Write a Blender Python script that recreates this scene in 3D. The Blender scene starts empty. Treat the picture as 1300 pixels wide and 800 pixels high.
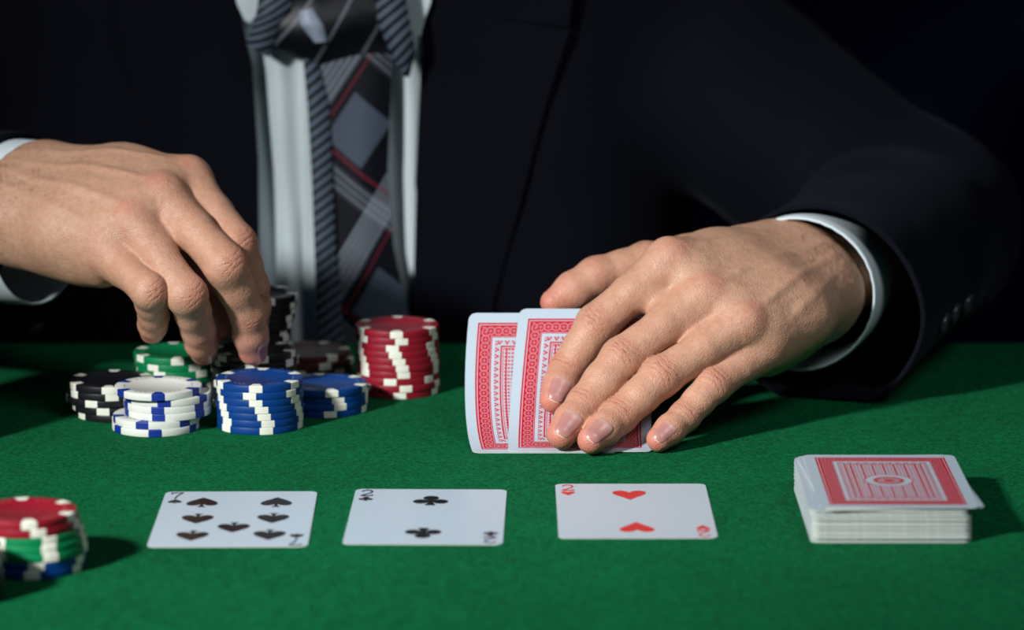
import bpy, bmesh, math, random
import numpy as np
from mathutils import Vector, Matrix

random.seed(7); np.random.seed(7)
SC = bpy.context.scene
COL = SC.collection
S = 0.001                                   # everything below is written in millimetres

# ------------------------------------------------------------------ camera, world, light, exposure
PITCH = math.radians(11.3); FPX = 4400.0; CAM = np.array([0., -1316., 355.])
cam = bpy.data.cameras.new('camera'); camo = bpy.data.objects.new('camera', cam); COL.objects.link(camo)
camo.location = CAM * S
camo.rotation_euler = (math.pi/2 - PITCH, 0, 0)
cam.sensor_fit = 'HORIZONTAL'; cam.sensor_width = 36.0; cam.lens = 36.0 * FPX / 1300.0
cam.clip_start = 0.05; cam.clip_end = 50
cam.dof.use_dof = True; cam.dof.focus_distance = 1.495; cam.dof.aperture_fstop = 7.1
SC.camera = camo

world = bpy.data.worlds.new('world'); SC.world = world; world.use_nodes = True
world.node_tree.nodes['Background'].inputs[0].default_value = (0.3, 0.5, 1.0, 1)
world.node_tree.nodes['Background'].inputs[1].default_value = 0.035

def area_light(name, loc, target, size, power, color, spread=180):
    l = bpy.data.lights.new(name, 'AREA'); l.shape = 'DISK'; l.size = size; l.energy = power; l.color = color
    l.spread = math.radians(spread)
    o = bpy.data.objects.new(name, l); COL.objects.link(o)
    o.location = Vector(loc) * S
    d = (Vector(target) - Vector(loc)); o.rotation_euler = d.to_track_quat('-Z', 'Y').to_euler()
    return o
area_light('key_lamp', (-860, -800, 720), (20, 110, 0), 0.14, 2.3, (0.98, 1.0, 0.99), 44)
area_light('fill_lamp', (620, -520, 1050), (120, 220, 20), 0.5, 0.42, (0.95, 0.98, 1.0), 50)

SC.view_settings.view_transform = 'Standard'
SC.view_settings.look = 'None'
SC.view_settings.gamma = 1.0
SC.view_settings.use_curve_mapping = False
SC.view_settings.exposure = 0.0

# ------------------------------------------------------------------ projection helpers (photo pixel -> point in the place)
_F = np.array([0, math.cos(PITCH), -math.sin(PITCH)]); _U = np.array([0, math.sin(PITCH), math.cos(PITCH)])
def ray(px, py): return np.array([1., 0, 0])*(px-650)/FPX + _U*(400-py)/FPX + _F
def atz(px, py, z=0.):
    d = ray(px, py); return CAM + d*((z-CAM[2])/d[2])
def aty(px, py, y):
    d = ray(px, py); return CAM + d*((y-CAM[1])/d[1])

# ------------------------------------------------------------------ node helper
class E:
    """a value socket with arithmetic"""
    nt = None
    def __init__(s, k): s.k = k
    def __add__(a, b): return mth('ADD', a, b)
    def __radd__(a, b): return mth('ADD', b, a)
    def __sub__(a, b): return mth('SUBTRACT', a, b)
    def __rsub__(a, b): return mth('SUBTRACT', b, a)
    def __mul__(a, b): return mth('MULTIPLY', a, b)
    def __rmul__(a, b): return mth('MULTIPLY', b, a)
    def __truediv__(a, b): return mth('DIVIDE', a, b)
    def __lt__(a, b): return mth('LESS_THAN', a, b)
    def __gt__(a, b): return mth('GREATER_THAN', a, b)
def mth(op, *args, clamp=False):
    n = E.nt.nodes.new('ShaderNodeMath'); n.operation = op; n.use_clamp = clamp
    for i, a in enumerate(args):
        if isinstance(a, E): E.nt.links.new(a.k, n.inputs[i])
        else: n.inputs[i].default_value = a
    return E(n.outputs[0])
def eabs(a): return mth('ABSOLUTE', a)
def emin(a, b): return mth('MINIMUM', a, b)
def emax(a, b): return mth('MAXIMUM', a, b)
def esqrt(a): return mth('SQRT', a)
def pingc(a, period):                       # signed distance to nearest multiple of period
    return eabs(mth('SUBTRACT', mth('FLOORED_MODULO', a + period*0.5, period), period*0.5))
def between(a, lo, hi): return (a > lo) * (a < hi)
def clamp01(a): return mth('ADD', a, 0.0, clamp=True)
def smooth(a, lo, hi):
    n = E.nt.nodes.new('ShaderNodeMapRange'); n.interpolation_type = 'SMOOTHSTEP'
    E.nt.links.new(a.k, n.inputs[0]); n.inputs[1].default_value = lo; n.inputs[2].default_value = hi
    return E(n.outputs[0])
def newmat(name, rough=0.5, spec=0.5, color=(0.5, 0.5, 0.5)):
    m = bpy.data.materials.new(name); m.use_nodes = True
    E.nt = m.node_tree
    b = m.node_tree.nodes['Principled BSDF']
    b.inputs['Base Color'].default_value = (*color, 1); b.inputs['Roughness'].default_value = rough
    b.inputs['Specular IOR Level'].default_value = spec
    return m, b
def node(t, **kw):
    n = E.nt.nodes.new(t)
    for k, v in kw.items(): setattr(n, k, v)
    return n
def link(a, b):
    E.nt.links.new(a.k if isinstance(a, E) else a, b)
def mixc(fac, c1, c2):
    n = node('ShaderNodeMix', data_type='RGBA')
    if isinstance(fac, E): link(fac, n.inputs[0])
    else: n.inputs[0].default_value = fac
    for c, i in ((c1, 6), (c2, 7)):
        if isinstance(c, tuple): n.inputs[i].default_value = (*c, 1)
        else: link(c, n.inputs[i])
    return n.outputs[2]
def objcoord(scale=1000.0):
    t = node('ShaderNodeTexCoord'); mp = node('ShaderNodeMapping'); mp.inputs['Scale'].default_value = (scale,)*3
    link(t.outputs['Object'], mp.inputs[0]); return mp.outputs[0]
def noise(vec, scale, detail=2.0, rough=0.5):
    n = node('ShaderNodeTexNoise'); n.inputs['Scale'].default_value = scale; n.inputs['Detail'].default_value = detail
    n.inputs['Roughness'].default_value = rough
    if vec is not None: link(vec, n.inputs['Vector'])
    return E(n.outputs[0])
def bump(height, strength, dist, bsdf):
    n = node('ShaderNodeBump'); n.inputs['Strength'].default_value = strength; n.inputs['Distance'].default_value = dist
    link(height, n.inputs['Height']); link(n.outputs[0], bsdf.inputs['Normal'])
def sep(vec):
    n = node('ShaderNodeSeparateXYZ'); link(vec, n.inputs[0]); return [E(o) for o in n.outputs]
def attr(name):
    n = node('ShaderNodeAttribute'); n.attribute_name = name; return n
def lin(r, g, b):
    f = lambda c: (c/255/12.92) if c <= 10 else ((c/255+0.055)/1.055)**2.4
    return (f(r), f(g), f(b))

# ------------------------------------------------------------------ object helpers
def mesh_obj(name, verts, faces, mat, parent=None, smooth_sh=True, loc=(0, 0, 0), mats=None):
    me = bpy.data.meshes.new(name)
    v = (np.asarray(verts, dtype=float)) * S
    if parent is not None and not isinstance(parent, tuple):
        v = v - np.array(WLOC.get(parent.name, (0, 0, 0)))*S
    me.from_pydata(v.tolist(), [], [list(map(int, f)) for f in faces]); me.update()
    for m in (mats or [mat]): me.materials.append(m)
    if smooth_sh: me.polygons.foreach_set('use_smooth', [True]*len(me.polygons))
    o = bpy.data.objects.new(name, me); COL.objects.link(o)
    o.location = Vector(loc) * S
    if parent is not None: o.parent = parent
    return o
WLOC = {}
def empty(name, loc, label, cat, group=None, rotz=0.0):
    o = bpy.data.objects.new(name, None); COL.objects.link(o); o.location = Vector(loc)*S; o.rotation_euler.z = rotz
    o.empty_display_size = 0.02
    WLOC[o.name] = tuple(loc)
    tag(o, label, cat, group); return o
def tag(o, label, cat, group=None):
    o['label'] = label; o['category'] = cat
    if group: o['group'] = group
    return o
def auto_smooth(o, deg=35):
    bm = bmesh.new(); bm.from_mesh(o.data)
    lim = math.radians(deg)
    for e in bm.edges:
        e.smooth = not (len(e.link_faces) == 2 and e.calc_face_angle(0) > lim)
    bm.to_mesh(o.data); bm.free()
def box_vf(x0, x1, y0, y1, z0, z1):
    v = [(x, y, z) for x in (x0, x1) for y in (y0, y1) for z in (z0, z1)]
    f = [(0, 1, 3, 2), (4, 6, 7, 5), (0, 4, 5, 1), (2, 3, 7, 6), (0, 2, 6, 4), (1, 5, 7, 3)]
    return v, f
def add_bevel(o, w, seg=2, angle=40):
    m = o.modifiers.new('bevel', 'BEVEL'); m.width = w*S; m.segments = seg; m.limit_method = 'ANGLE'; m.angle_limit = math.radians(angle)

# ------------------------------------------------------------------ materials
def mat_felt():
    m, b = newmat('green_felt', 0.95, 0.05)
    v = objcoord()
    big = noise(v, 0.012, 3); mid = noise(v, 0.16, 4, 0.65); fine = noise(v, 0.75, 3, 0.7)
    f = clamp01((mid-0.5)*0.6 + (fine-0.5)*2.8 + (big-0.5)*0.5 + 0.5)
    c = mixc(f, lin(0, 47, 26), lin(3, 102, 58))
    spk = smooth(noise(v, 1.1, 2), 0.66, 0.76)
    c = mixc(spk*0.35, c, lin(110, 180, 140))
    link(c, b.inputs['Base Color'])
    b.inputs['Sheen Weight'].default_value = 0.04; b.inputs['Sheen Tint'].default_value = (*lin(90, 190, 130), 1)
    bump(fine + mid*0.8, 0.55, 0.0006, b)
    return m
def plain(name, rgb, rough=0.5, spec=0.5, nscale=None, var=0.0, bstr=0.0, bscale=1.0):
    m, b = newmat(name, rough, spec, lin(*rgb))
    if nscale:
        v = objcoord(); n = noise(v, nscale, 3)
        c0 = lin(*rgb); link(mixc(n, tuple(x*(1-var) for x in c0), tuple(min(1, x*(1+var)) for x in c0)), b.inputs['Base Color'])
        if bstr: bump(noise(v, bscale, 3), bstr, 0.0004, b)
    return m
M_FELT = mat_felt()
M_WALL = plain('dark_navy_wall', (40, 46, 72), 0.9, 0.2, 0.01, 0.2)
M_FLOOR = plain('dark_floor', (14, 14, 16), 0.8, 0.2, 0.02, 0.3)
M_WOOD = plain('dark_wood', (35, 22, 16), 0.5, 0.4, 0.05, 0.4)
M_CHIP = {
    'red': plain('red_clay', (132, 18, 36), 0.42, 0.4, 0.3, 0.12, 0.15, 1.5),
    'blue': plain('blue_clay', (0, 54, 120), 0.42, 0.4, 0.3, 0.12, 0.15, 1.5),
    'green': plain('green_clay', (2, 118, 70), 0.42, 0.4, 0.3, 0.12, 0.15, 1.5),
    'black': plain('black_clay', (18, 19, 24), 0.42, 0.4, 0.3, 0.12, 0.15, 1.5),
    'white': plain('white_clay', (212, 214, 206), 0.45, 0.4, 0.3, 0.06, 0.15, 1.5),
    'brown': plain('brown_clay', (70, 36, 34), 0.5, 0.35, 0.3, 0.12, 0.15, 1.5)}
M_SPOT_W = plain('cream_spot', (222, 222, 208), 0.5, 0.35, 0.4, 0.08)
M_SPOT_B = plain('blue_spot', (8, 44, 132), 0.5, 0.35, 0.4, 0.08)
M_PRINT = {k: plain(k+'_rim_print', c, 0.3, 0.5) for k, c in
           dict(red=(205, 110, 110), blue=(120, 150, 205), green=(90, 170, 130), black=(70, 70, 78), white=(60, 66, 80), brown=(100, 66, 62)).items()}
M_CARD = plain('card_stock', (174, 188, 200), 0.32, 0.5, 0.1, 0.03)
M_CARD_EDGE = plain('card_edge_stock', (176, 180, 172), 0.7, 0.3, 0.9, 0.22)
M_INK_K = plain('black_ink', (10, 10, 14), 0.3, 0.5)
M_INK_R = plain('red_ink', (196, 20, 34), 0.3, 0.5)

def mat_back():
    m, b = newmat('red_card_back', 0.30, 0.5)
    uv = node('ShaderNodeUVMap'); uv.uv_map = 'UVMap'
    x, y, _ = sep(uv.outputs[0])            # uv holds millimetres from the card centre, in metres*1 (scaled below)
    ax, ay = eabs(x), eabs(y)
    dx, dy = 27.0 - ax, 39.4 - ay
    d = emin(dx, dy)
    side = dx < dy                          # 1 on long sides
    t = side*y + (1 - side)*x               # coordinate along the border
    inside = d > 0.0
    # outer chain of rings
    tp = pingc(t, 3.5); dd = d - 3.9
    rr = esqrt(tp*tp + dd*dd)
    ring = eabs(rr - 1.75) < 0.27
    dot = rr < 0.45
    cross = between(rr, 0.45, 1.3) * ((tp < 0.16) + (eabs(dd) < 0.16))
    chain = emin(ring + dot + cross*0.7, 1.0) * between(d, 1.6, 6.1)
    lines = between(d, 0.75, 1.15)*0.8 + between(d, 6.35, 6.6)*0.7
    # white band
    wband = between(d, 7.0, 8.5)
    # leaf motif band
    lp = pingc(t, 3.3)
    leafw = between(d, 8.5, 11.0) * ((lp + (d-8.5)*0.62 - 0.1) < 1.25)
    leaf_dot = esqrt(lp*lp + (d-9.0)*(d-9.0)) < 0.42
    leaf = leafw * (1 - leaf_dot)
    wleaf = between(d, 8.5, 11.0) * (1 - leaf)
    l2 = between(d, 11.7, 12.1)*0.9
    # field
    fld = d > 12.4
    gx, gy = pingc(x, 1.5), pingc(y, 1.9)
    fdot = (esqrt(gx*gx + gy*gy) < 0.46)
    stripe = pingc(x, 4.4) < 0.34
    fred = emin(fdot + stripe*0.8 + (pingc(y + x*0.0, 3.8) < 0.18)*0.35 + 0.18, 1.0)
    r0 = esqrt(x*x + y*y)
    cw = between(r0, 6.3, 8.8) + between(r0, 9.8, 20.0)*0.0
    cr = between(r0, 9.4, 10.0) + between(r0, 4.6, 6.3) + (r0 < 2.2) + between(r0, 2.9, 3.7)*0.7
    fred = emin(emax(fred*(1 - (r0 < 9.4)) , cr*0.9), 1.0) * (1 - cw)
    fred = emax(fred, (r0 < 6.3)*0.45)
    red = inside * (1 - chain*0.36) * (1 - lines) * (1 - wband) * (1 - wleaf*0.85) * (1 - l2) * (1 - fld*(1 - fred))
    white = lin(170, 184, 196); ink = lin(178, 10, 34)
    link(mixc(red, white, ink), b.inputs['Base Color'])
    return m
M_BACK = mat_back()

def mat_skin():
    m, b = newmat('skin', 0.47, 0.38)
    v = objcoord()
    big = noise(v, 0.045, 3, 0.6); mid = noise(v, 0.35, 3, 0.6); pores = noise(v, 1.6, 2, 0.6)
    red = E(attr('red').outputs['Fac'])
    base = mixc(big, lin(172, 131, 106), lin(195, 157, 131))
    base = mixc(clamp01((mid-0.5)*2.2 + 0.35)*0.5, base, lin(162, 106, 84))
    base = mixc(clamp01(red), base, lin(186, 92, 82))
    # wrinkles over the finger joints
    fin = sep(attr('fin').outputs['Vector']); dors = E(attr('dors').outputs['Fac'])
    wob = (noise(v, 0.5, 2)-0.5)*2.2
    brk = smooth(noise(v, 0.42, 2), 0.38, 0.6)
    def wr(q, lat, width, curv, freq):
        qq = q + (lat*lat)*curv*mth('SIGN', q)
        win = mth('EXPONENT', (qq*qq)*(-1.0/(width*width)) - (lat*lat)*0.012)
        return win * mth('POWER', eabs(mth('SINE', qq*freq + wob)), 0.5) , win
    h1, w1 = wr(fin[0], fin[2], 4.6, -0.035, 1.25); h2, w2 = wr(fin[1], fin[2], 2.6, -0.012, 1.35)
    win = emax(w1, w2*0.8) * dors
    wrk = ((w1 - h1) + (w2 - h2)*0.8) * dors * (brk*0.75 + 0.25)      # 1 in a crease
    base = mixc(win*0.38, base, lin(158, 104, 82))
    base = mixc(clamp01((wrk-0.25)*1.3)*0.5, base, lin(126, 70, 56))
    link(base, b.inputs['Base Color'])
    b.inputs['Subsurface Weight'].default_value = 0.22
    b.inputs['Subsurface Radius'].default_value = (0.0030, 0.0012, 0.0006)
    b.inputs['Subsurface Scale'].default_value = 1.0
    vor = node('ShaderNodeTexVoronoi'); vor.inputs['Scale'].default_value = 0.85; link(v, vor.inputs['Vector'])
    vor.feature = 'DISTANCE_TO_EDGE'
    bump(wrk*-1.3 + pores*0.35 + mid*0.8 + clamp01(E(vor.outputs['Distance'])*3.0)*0.28, 0.75, 0.00045, b)
    return m
def mat_nail():
    m, b = newmat('finger_nail', 0.3, 0.5)
    nv = E(attr('nailv').outputs['Fac'])
    c = mixc(smooth(nv, 0.0, 0.30), lin(190, 150, 138), lin(164, 114, 108))
    c = mixc(smooth(nv, 0.93, 0.97), c, lin(206, 184, 164))
    link(c, b.inputs['Base Color'])
    b.inputs['Subsurface Weight'].default_value = 0.1; b.inputs['Subsurface Radius'].default_value = (0.002, 0.0008, 0.0005)
    return m
M_SKIN = mat_skin(); M_NAIL = mat_nail()

def mat_suit():
    m, b = newmat('black_suit_wool', 0.9, 0.12)
    v = objcoord(); n = noise(v, 0.9, 3); w = noise(v, 0.02, 3)
    c = mixc(w, lin(4, 5, 14), lin(7, 9, 20))
    link(c, b.inputs['Base Color'])
    b.inputs['Sheen Weight'].default_value = 0.02; b.inputs['Sheen Roughness'].default_value = 0.4
    b.inputs['Sheen Tint'].default_value = (0.5, 0.55, 0.8, 1)
    bump(n + noise(v, 0.05, 2)*2.0, 0.3, 0.0006, b)
    return m
M_SUIT = mat_suit()
def mat_shirt():
    m, b = newmat('white_shirt_cotton', 0.7, 0.3)
    v = objcoord(); n = noise(v, 1.5, 2); w = noise(v, 0.03, 3)
    link(mixc(w, lin(190, 204, 210), lin(212, 222, 226)), b.inputs['Base Color'])
    bump(n, 0.2, 0.0004, b)
    return m
M_SHIRT = mat_shirt()
M_HAIR = plain('brown_hair', (104, 72, 54), 0.5, 0.4)
M_BUTTON = plain('black_button', (52, 53, 60), 0.22, 0.6, 0.5, 0.2)

def mat_tie_stripe():
    m, b = newmat('striped_tie_silk', 0.45, 0.4)
    uv = node('ShaderNodeUVMap'); uv.uv_map = 'UVMap'
    x, y, _ = sep(uv.outputs[0])
    q = pingc(y + x*0.75, 5.4)
    c = mixc(smooth(q, 1.15, 1.75), lin(84, 95, 110), lin(8, 10, 18))
    link(c, b.inputs['Base Color'])
    return m
def mat_tie_plaid():
    m, b = newmat('plaid_tie_silk', 0.45, 0.4)
    uv = node('ShaderNodeUVMap'); uv.uv_map = 'UVMap'
    x, y, _ = sep(uv.outputs[0])            # mm, x across, y down the blade
    a = (x*0.80 + y*0.60)                   # lines falling to the left
    c_ = (x*0.72 - y*0.69)                  # lines falling to the right
    A = mth('FLOORED_MODULO', a + 8.0, 62.0); Cc = mth('FLOORED_MODULO', c_ + 62.0, 58.0)
    navy = lin(12, 13, 24)
    patch = between(A, 24.0, 50.0) * between(Cc, 20.0, 46.0)
    half = between(A, 24.0, 50.0)*0.0
    col = mixc(patch*0.85 + half, navy, lin(78, 88, 104))
    fineA = between(A, 2.0, 17.0) * (pingc(A, 3.0) < 0.55)
    fineC = between(Cc, 4.0, 14.0) * (pingc(Cc, 3.0) < 0.55)
    col = mixc(clamp01(between(A, 2.0, 17.0)*0.22 + fineA*0.40 + fineC*0.35 + between(Cc, 4.0, 14.0)*0.10), col, lin(150, 158, 172))
    redl = clamp01((eabs(Cc - 18.0) < 0.7)*0.8 + (eabs(A - 20.5) < 0.6)*0.7)
    col = mixc(redl*0.8, col, lin(126, 34, 54))
    link(col, b.inputs['Base Color'])
    return m
M_HIGHLIGHT = plain('painted_tie_highlight', (150, 160, 178), 0.4, 0.4, 0.2, 0.3)  # bluish-white highlight of the tie knot, put into the colour
def mat_tie_knot():
    m, b = newmat('dark_tie_knot_silk', 0.45, 0.4)
    uv = node('ShaderNodeUVMap'); uv.uv_map = 'UVMap'
    x, y, _ = sep(uv.outputs[0])
    l1 = pingc(x*0.5 + y*0.8, 17.0) < 0.8; l2 = eabs(x + y*0.35 + 8.0) < 1.1
    c = mixc(clamp01(l1*0.35), lin(10, 11, 20), lin(140, 150, 165)); c = mixc(l2*0.6, c, lin(120, 40, 58))
    link(c, b.inputs['Base Color'])
    return m
M_KNOT = mat_tie_knot()
M_STRIPE = mat_tie_stripe(); M_PLAID = mat_tie_plaid()

# ------------------------------------------------------------------ the setting
def structure(name, v, f, m):
    o = mesh_obj(name, v, f, m, smooth_sh=False); o['kind'] = 'structure'; return o
structure('floor', *box_vf(-2500, 2500, -2600, 1600, -790, -750), M_FLOOR)
structure('wall_back', *box_vf(-2500, 2500, 1500, 1600, -750, 2200), M_WALL)

table = empty('card_table', (0, -200, -750), 'card table with green felt top in front of person in black suit', 'table')
tb = mesh_obj('felt_top', *box_vf(-1000, 1000, -820, 396, -28, 0), M_FELT, table, False); add_bevel(tb, 8, 4)
mesh_obj('apron', *box_vf(-940, 940, -760, 336, -110, -28.2), M_WOOD, table, False)
for sx in (-1, 1):
    for y in (-720, 296):
        mesh_obj('leg', *box_vf(sx*900-35, sx*900+35, y-35, y+35, -750, -110.2), M_WOOD, table, False)

# ------------------------------------------------------------------ poker chips
CH_R, CH_T = 19.5, 3.2
def ring_lathe(profile, n=64):
    v = []; f = []
    for i in range(n):
        a = 2*math.pi*i/n
        for r, z in profile: v.append((r*math.cos(a), r*math.sin(a), z))
    k = len(profile)
    for i in range(n):
        j = (i+1) % n
        for q in range(k-1): f.append((i*k+q, j*k+q, j*k+q+1, i*k+q+1))
    return v, f, k
def chip_mesh():
    h = CH_T
    prof = [(0.01, 0.32), (13.0, 0.32), (13.4, 0.05), (19.15, 0.0), (19.42, 0.1), (19.5, 0.32), (19.5, h-0.32), (19.42, h-0.1), (19.15, h), (13.4, h-0.05), (13.0, h-0.32), (0.01, h-0.32)]
    v, f, k = ring_lathe(prof)
    return v, f
def spot_mesh():
    h = CH_T; e = 0.06
    prof = [(14.6, h-0.04+e), (19.15+e*.5, h+e*.6), (19.42+e, h-0.1), (19.5+e, h-0.3), (19.5+e, 0.3), (19.42+e, 0.1), (19.15, 0.0), (14.6, 0.02)]
    n = 6; wa = math.radians(17.5); v = []; f = []
    for i in range(n+1):
        for q, (r, z) in enumerate(prof):
            ww = wa*(0.62 + 0.38*(r-14.6)/5.0)
            a = -ww/2 + ww*i/n
            v.append((r*math.cos(a), r*math.sin(a), z))
    k = len(prof)
    for i in range(n):
        for q in range(k-1): f.append((i*k+q, i*k+q+1, (i+1)*k+q+1, (i+1)*k+q))
    # end caps
    for i, flip in ((0, False), (n, True)):
        c = list(range(i*k, i*k+k)); f.append(c[::-1] if flip else c)
    return v, f
def print_mesh():
    v = []; f = []
    def arc(r0, r1, a0, a1, n=4):
        b0 = len(v)
        for i in range(n+1):
            a = a0 + (a1-a0)*i/n
            for r in (r0, r1): v.append((r*math.cos(a), r*math.sin(a), CH_T-0.03))
        for i in range(n): f.append((b0+2*i, b0+2*i+1, b0+2*i+3, b0+2*i+2))
    for s in range(6):
        c = math.radians(60*s+30)
        for k in (-1, 0, 1):
            a = c + math.radians(9*k)
            arc(14.9, 15.5, a-0.05, a+0.03, 2); arc(15.9, 16.6, a-0.02, a+0.05, 2)
            arc(16.9, 17.3, a-0.05, a+0.01, 2)
    return v, f
def me_from(name, vf, mat, smooth_sh=True):
    me = bpy.data.meshes.new(name); v, f = vf
    me.from_pydata((np.array(v)*S).tolist(), [], [list(q) for q in f]); me.update(); me.materials.append(mat)
    if smooth_sh: me.polygons.foreach_set('use_smooth', [True]*len(me.polygons))
    return me
CHIP_ME = {}
for k in M_CHIP:
    CHIP_ME[k] = (me_from('chip_disc_'+k, chip_mesh(), M_CHIP[k]), me_from('chip_spot_'+k, spot_mesh(), M_SPOT_B if k == 'white' else M_SPOT_W, False),
                  me_from('chip_print_'+k, print_mesh(), M_PRINT[k], False))
for k in M_CHIP:
    me = CHIP_ME[k][0]
    bm = bmesh.new(); bm.from_mesh(me)
    for e in bm.edges: e.smooth = not (len(e.link_faces) == 2 and e.calc_face_angle(0) > 0.6)
    bm.to_mesh(me); bm.free()
CNAME = {'red': 'red and white', 'blue': 'blue and white', 'green': 'green and white', 'black': 'black and white', 'white': 'white and blue', 'brown': 'dark brown'}
ORD = ['topmost', 'second from top', 'third from top', 'fourth from top', 'fifth from top', 'sixth from top', 'seventh from top', 'eighth from top', 'ninth from top',
       'tenth from top', 'eleventh from top', 'twelfth from top', 'thirteenth from top', 'fourteenth from top', 'fifteenth from top', 'sixteenth from top', 'seventeenth from top', 'eighteenth from top']
def chip(color, x, y, z, rot, label, group, tilt=None):
    o = empty('poker_chip', (x, y, z), label, 'poker chip', group, rot)
    if tilt: o.rotation_euler = (tilt[0], tilt[1], rot)
    d, s, p = CHIP_ME[color]
    def ch(nm, me, rz=0):
        c = bpy.data.objects.new(nm, me); COL.objects.link(c); c.parent = o; c.rotation_euler.z = rz
    ch('disc', d)
    for i in range(6): ch('edge_spot', s, i*math.pi/3)
    ch('rim_print', p)
    return o
def stack(cols, x, y, desc, group, offs=None, rots=None, jit=0.5, seed=1, z0=0.0):
    """cols from bottom to top"""
    rn = random.Random(seed); n = len(cols)
    for i, c in enumerate(cols):
        ox, oy = (offs[i] if offs else (0, 0))
        rot = math.radians(rots[i]) if rots else rn.uniform(0, 1.04)
        chip(c, x+ox+rn.uniform(-jit, jit), y+oy+rn.uniform(-jit, jit), z0+i*CH_T, rot,
             f'{CNAME[c]} chip, {ORD[n-1-i]} {desc}', group)
# angle -90 deg faces the camera
stack(['white']*6, -156.5, 206, 'in the white stack', 'white chips in front of the hand',
      offs=[(-3.6, -3.5), (-3.2, -2.5), (1.6, 0), (1.5, 0), (1.6, 0.4), (-2.6, -1.5)], rots=[-95+10, -104, -102+5, -102+5, -98+9, -90+3.5+2], jit=0.2, seed=3)
stack(['blue']*7, -113.5, 206.5, 'in the front blue stack', 'blue chips in the front stack',
      rots=[-138, -136, -81-60, -88-60+5, -92, -100, -79-60+48], jit=0.25, seed=5)
stack(['black']*5, -183.0, 232, 'in black stack left of white stack', 'black chips in the left stack',
      offs=[(3, -2), (1.5, -1), (-1, 0), (-.5, 0), (0, 0)], rots=[-84, -100, -108, -82, -88], jit=0.4, seed=6)
stack(['green']*7, -156.5, 264, 'in green stack under curled fingers', 'green chips under the hand',
      offs=[(0, 0)]*4+[(1, 0), (0.5, 0.5), (0, 0)], rots=[10, 20, 30, 40, -90-22, -90-8-22, -90+8], jit=0.5, seed=8)
stack(['black']*8, -119.5, 253, 'in black stack touched by fingertips', 'black chips under the fingertips', jit=0.6, seed=9)
stack(['blue']*4, -86.0, 240, 'in low blue stack beside red stack', 'blue chips in the low stack',
      rots=[-80, -92+26, -92+22, -78], jit=0.5, seed=10)
stack(['red']*10, -53.6, 279, 'in the tall red stack', 'red chips in the tall stack',
      rots=[-86, -78, -98, -80, -83, -87, -91, -95, -82, -89], jit=0.45, seed=12)
stack(['brown']*3, -97, 327, 'in low dim stack at back', 'dark brown chips at the back', offs=[(0, 0), (1, 0), (-1, 1)], jit=0.5, seed=13)
stack(['black']*14, -124.0, 292, 'in tall leaning stack behind fingers', 'black chips in the leaning stack',
      offs=[(-5+9*(i/13)**1.2, 0) for i in range(14)], rots=[-50+2.5*i+(9 if i % 2 else 0) for i in range(14)], jit=0.7, seed=14)
stack(['blue', 'blue', 'green', 'green', 'green', 'red', 'red'], -185.0, -31, 'in front left mixed stack', 'chips in the front mixed stack',
      offs=[(1.5, -1), (2.2, 0), (2.6, 0), (2.2, 0), (1.0, 0), (0, 0), (-1.2, 0)], rots=[-84, -81, -66, -67, -62, -71, -78], jit=0.2, seed=15)
# neighbour just outside the frame, whose shadow falls onto the mixed stack
stack(['black']*6, -208.5, -74, 'in stack at left picture edge', 'black chips at the picture edge', jit=0.6, seed=16)

# tall unseen stacks added past the left edge to shade the far left felt
stack(['black', 'red']*9, -256.0, 174, 'in unseen two-coloured shade stack beyond left edge', 'unseen chips added for shade beyond the left edge', jit=0.5, seed=17)
stack(['red']*4+['black']*14, -260.0, 226, 'in unseen dark shade stack beyond left edge', 'unseen dark chips added for shade beyond the left edge', jit=0.5, seed=18)

# ------------------------------------------------------------------ playing cards
CW, CLN, CTH = 63.0, 88.0, 0.3
def card_outline(r=3.2, n=5):
    pts = []
    for cx, cy, a0 in ((CW/2-r, CLN/2-r, 0), (-CW/2+r, CLN/2-r, 90), (-CW/2+r, -CLN/2+r, 180), (CW/2-r, -CLN/2+r, 270)):
        for i in range(n+1):
            a = math.radians(a0+90*i/n); pts.append((cx+r*math.cos(a), cy+r*math.sin(a)))
    return pts
def flat_card_mesh(name, top, bottom, edge):
    pts = card_outline(); n = len(pts)
    v = [(x, y, 0) for x, y in pts] + [(x, y, CTH) for x, y in pts]
    f = [list(range(n))[::-1], list(range(n, 2*n))] + [(i, (i+1) % n, n+(i+1) % n, n+i) for i in range(n)]
    me = bpy.data.meshes.new(name); me.from_pydata((np.array(v)*S).tolist(), [], f); me.update()
    for m in (bottom, top, edge): me.materials.append(m)
    for i, p in enumerate(me.polygons): p.material_index = 0 if i == 0 else 1 if i == 1 else 2
    uv = me.uv_layers.new(name='UVMap')
    for l in me.loops: uv.data[l.index].uv = v[l.vertex_index][:2]
    return me
ME_FACE_UP = flat_card_mesh('card_face_up', M_CARD, M_BACK, M_CARD_EDGE)
ME_BACK_UP = flat_card_mesh('card_back_up', M_BACK, M_CARD, M_CARD_EDGE)

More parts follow.
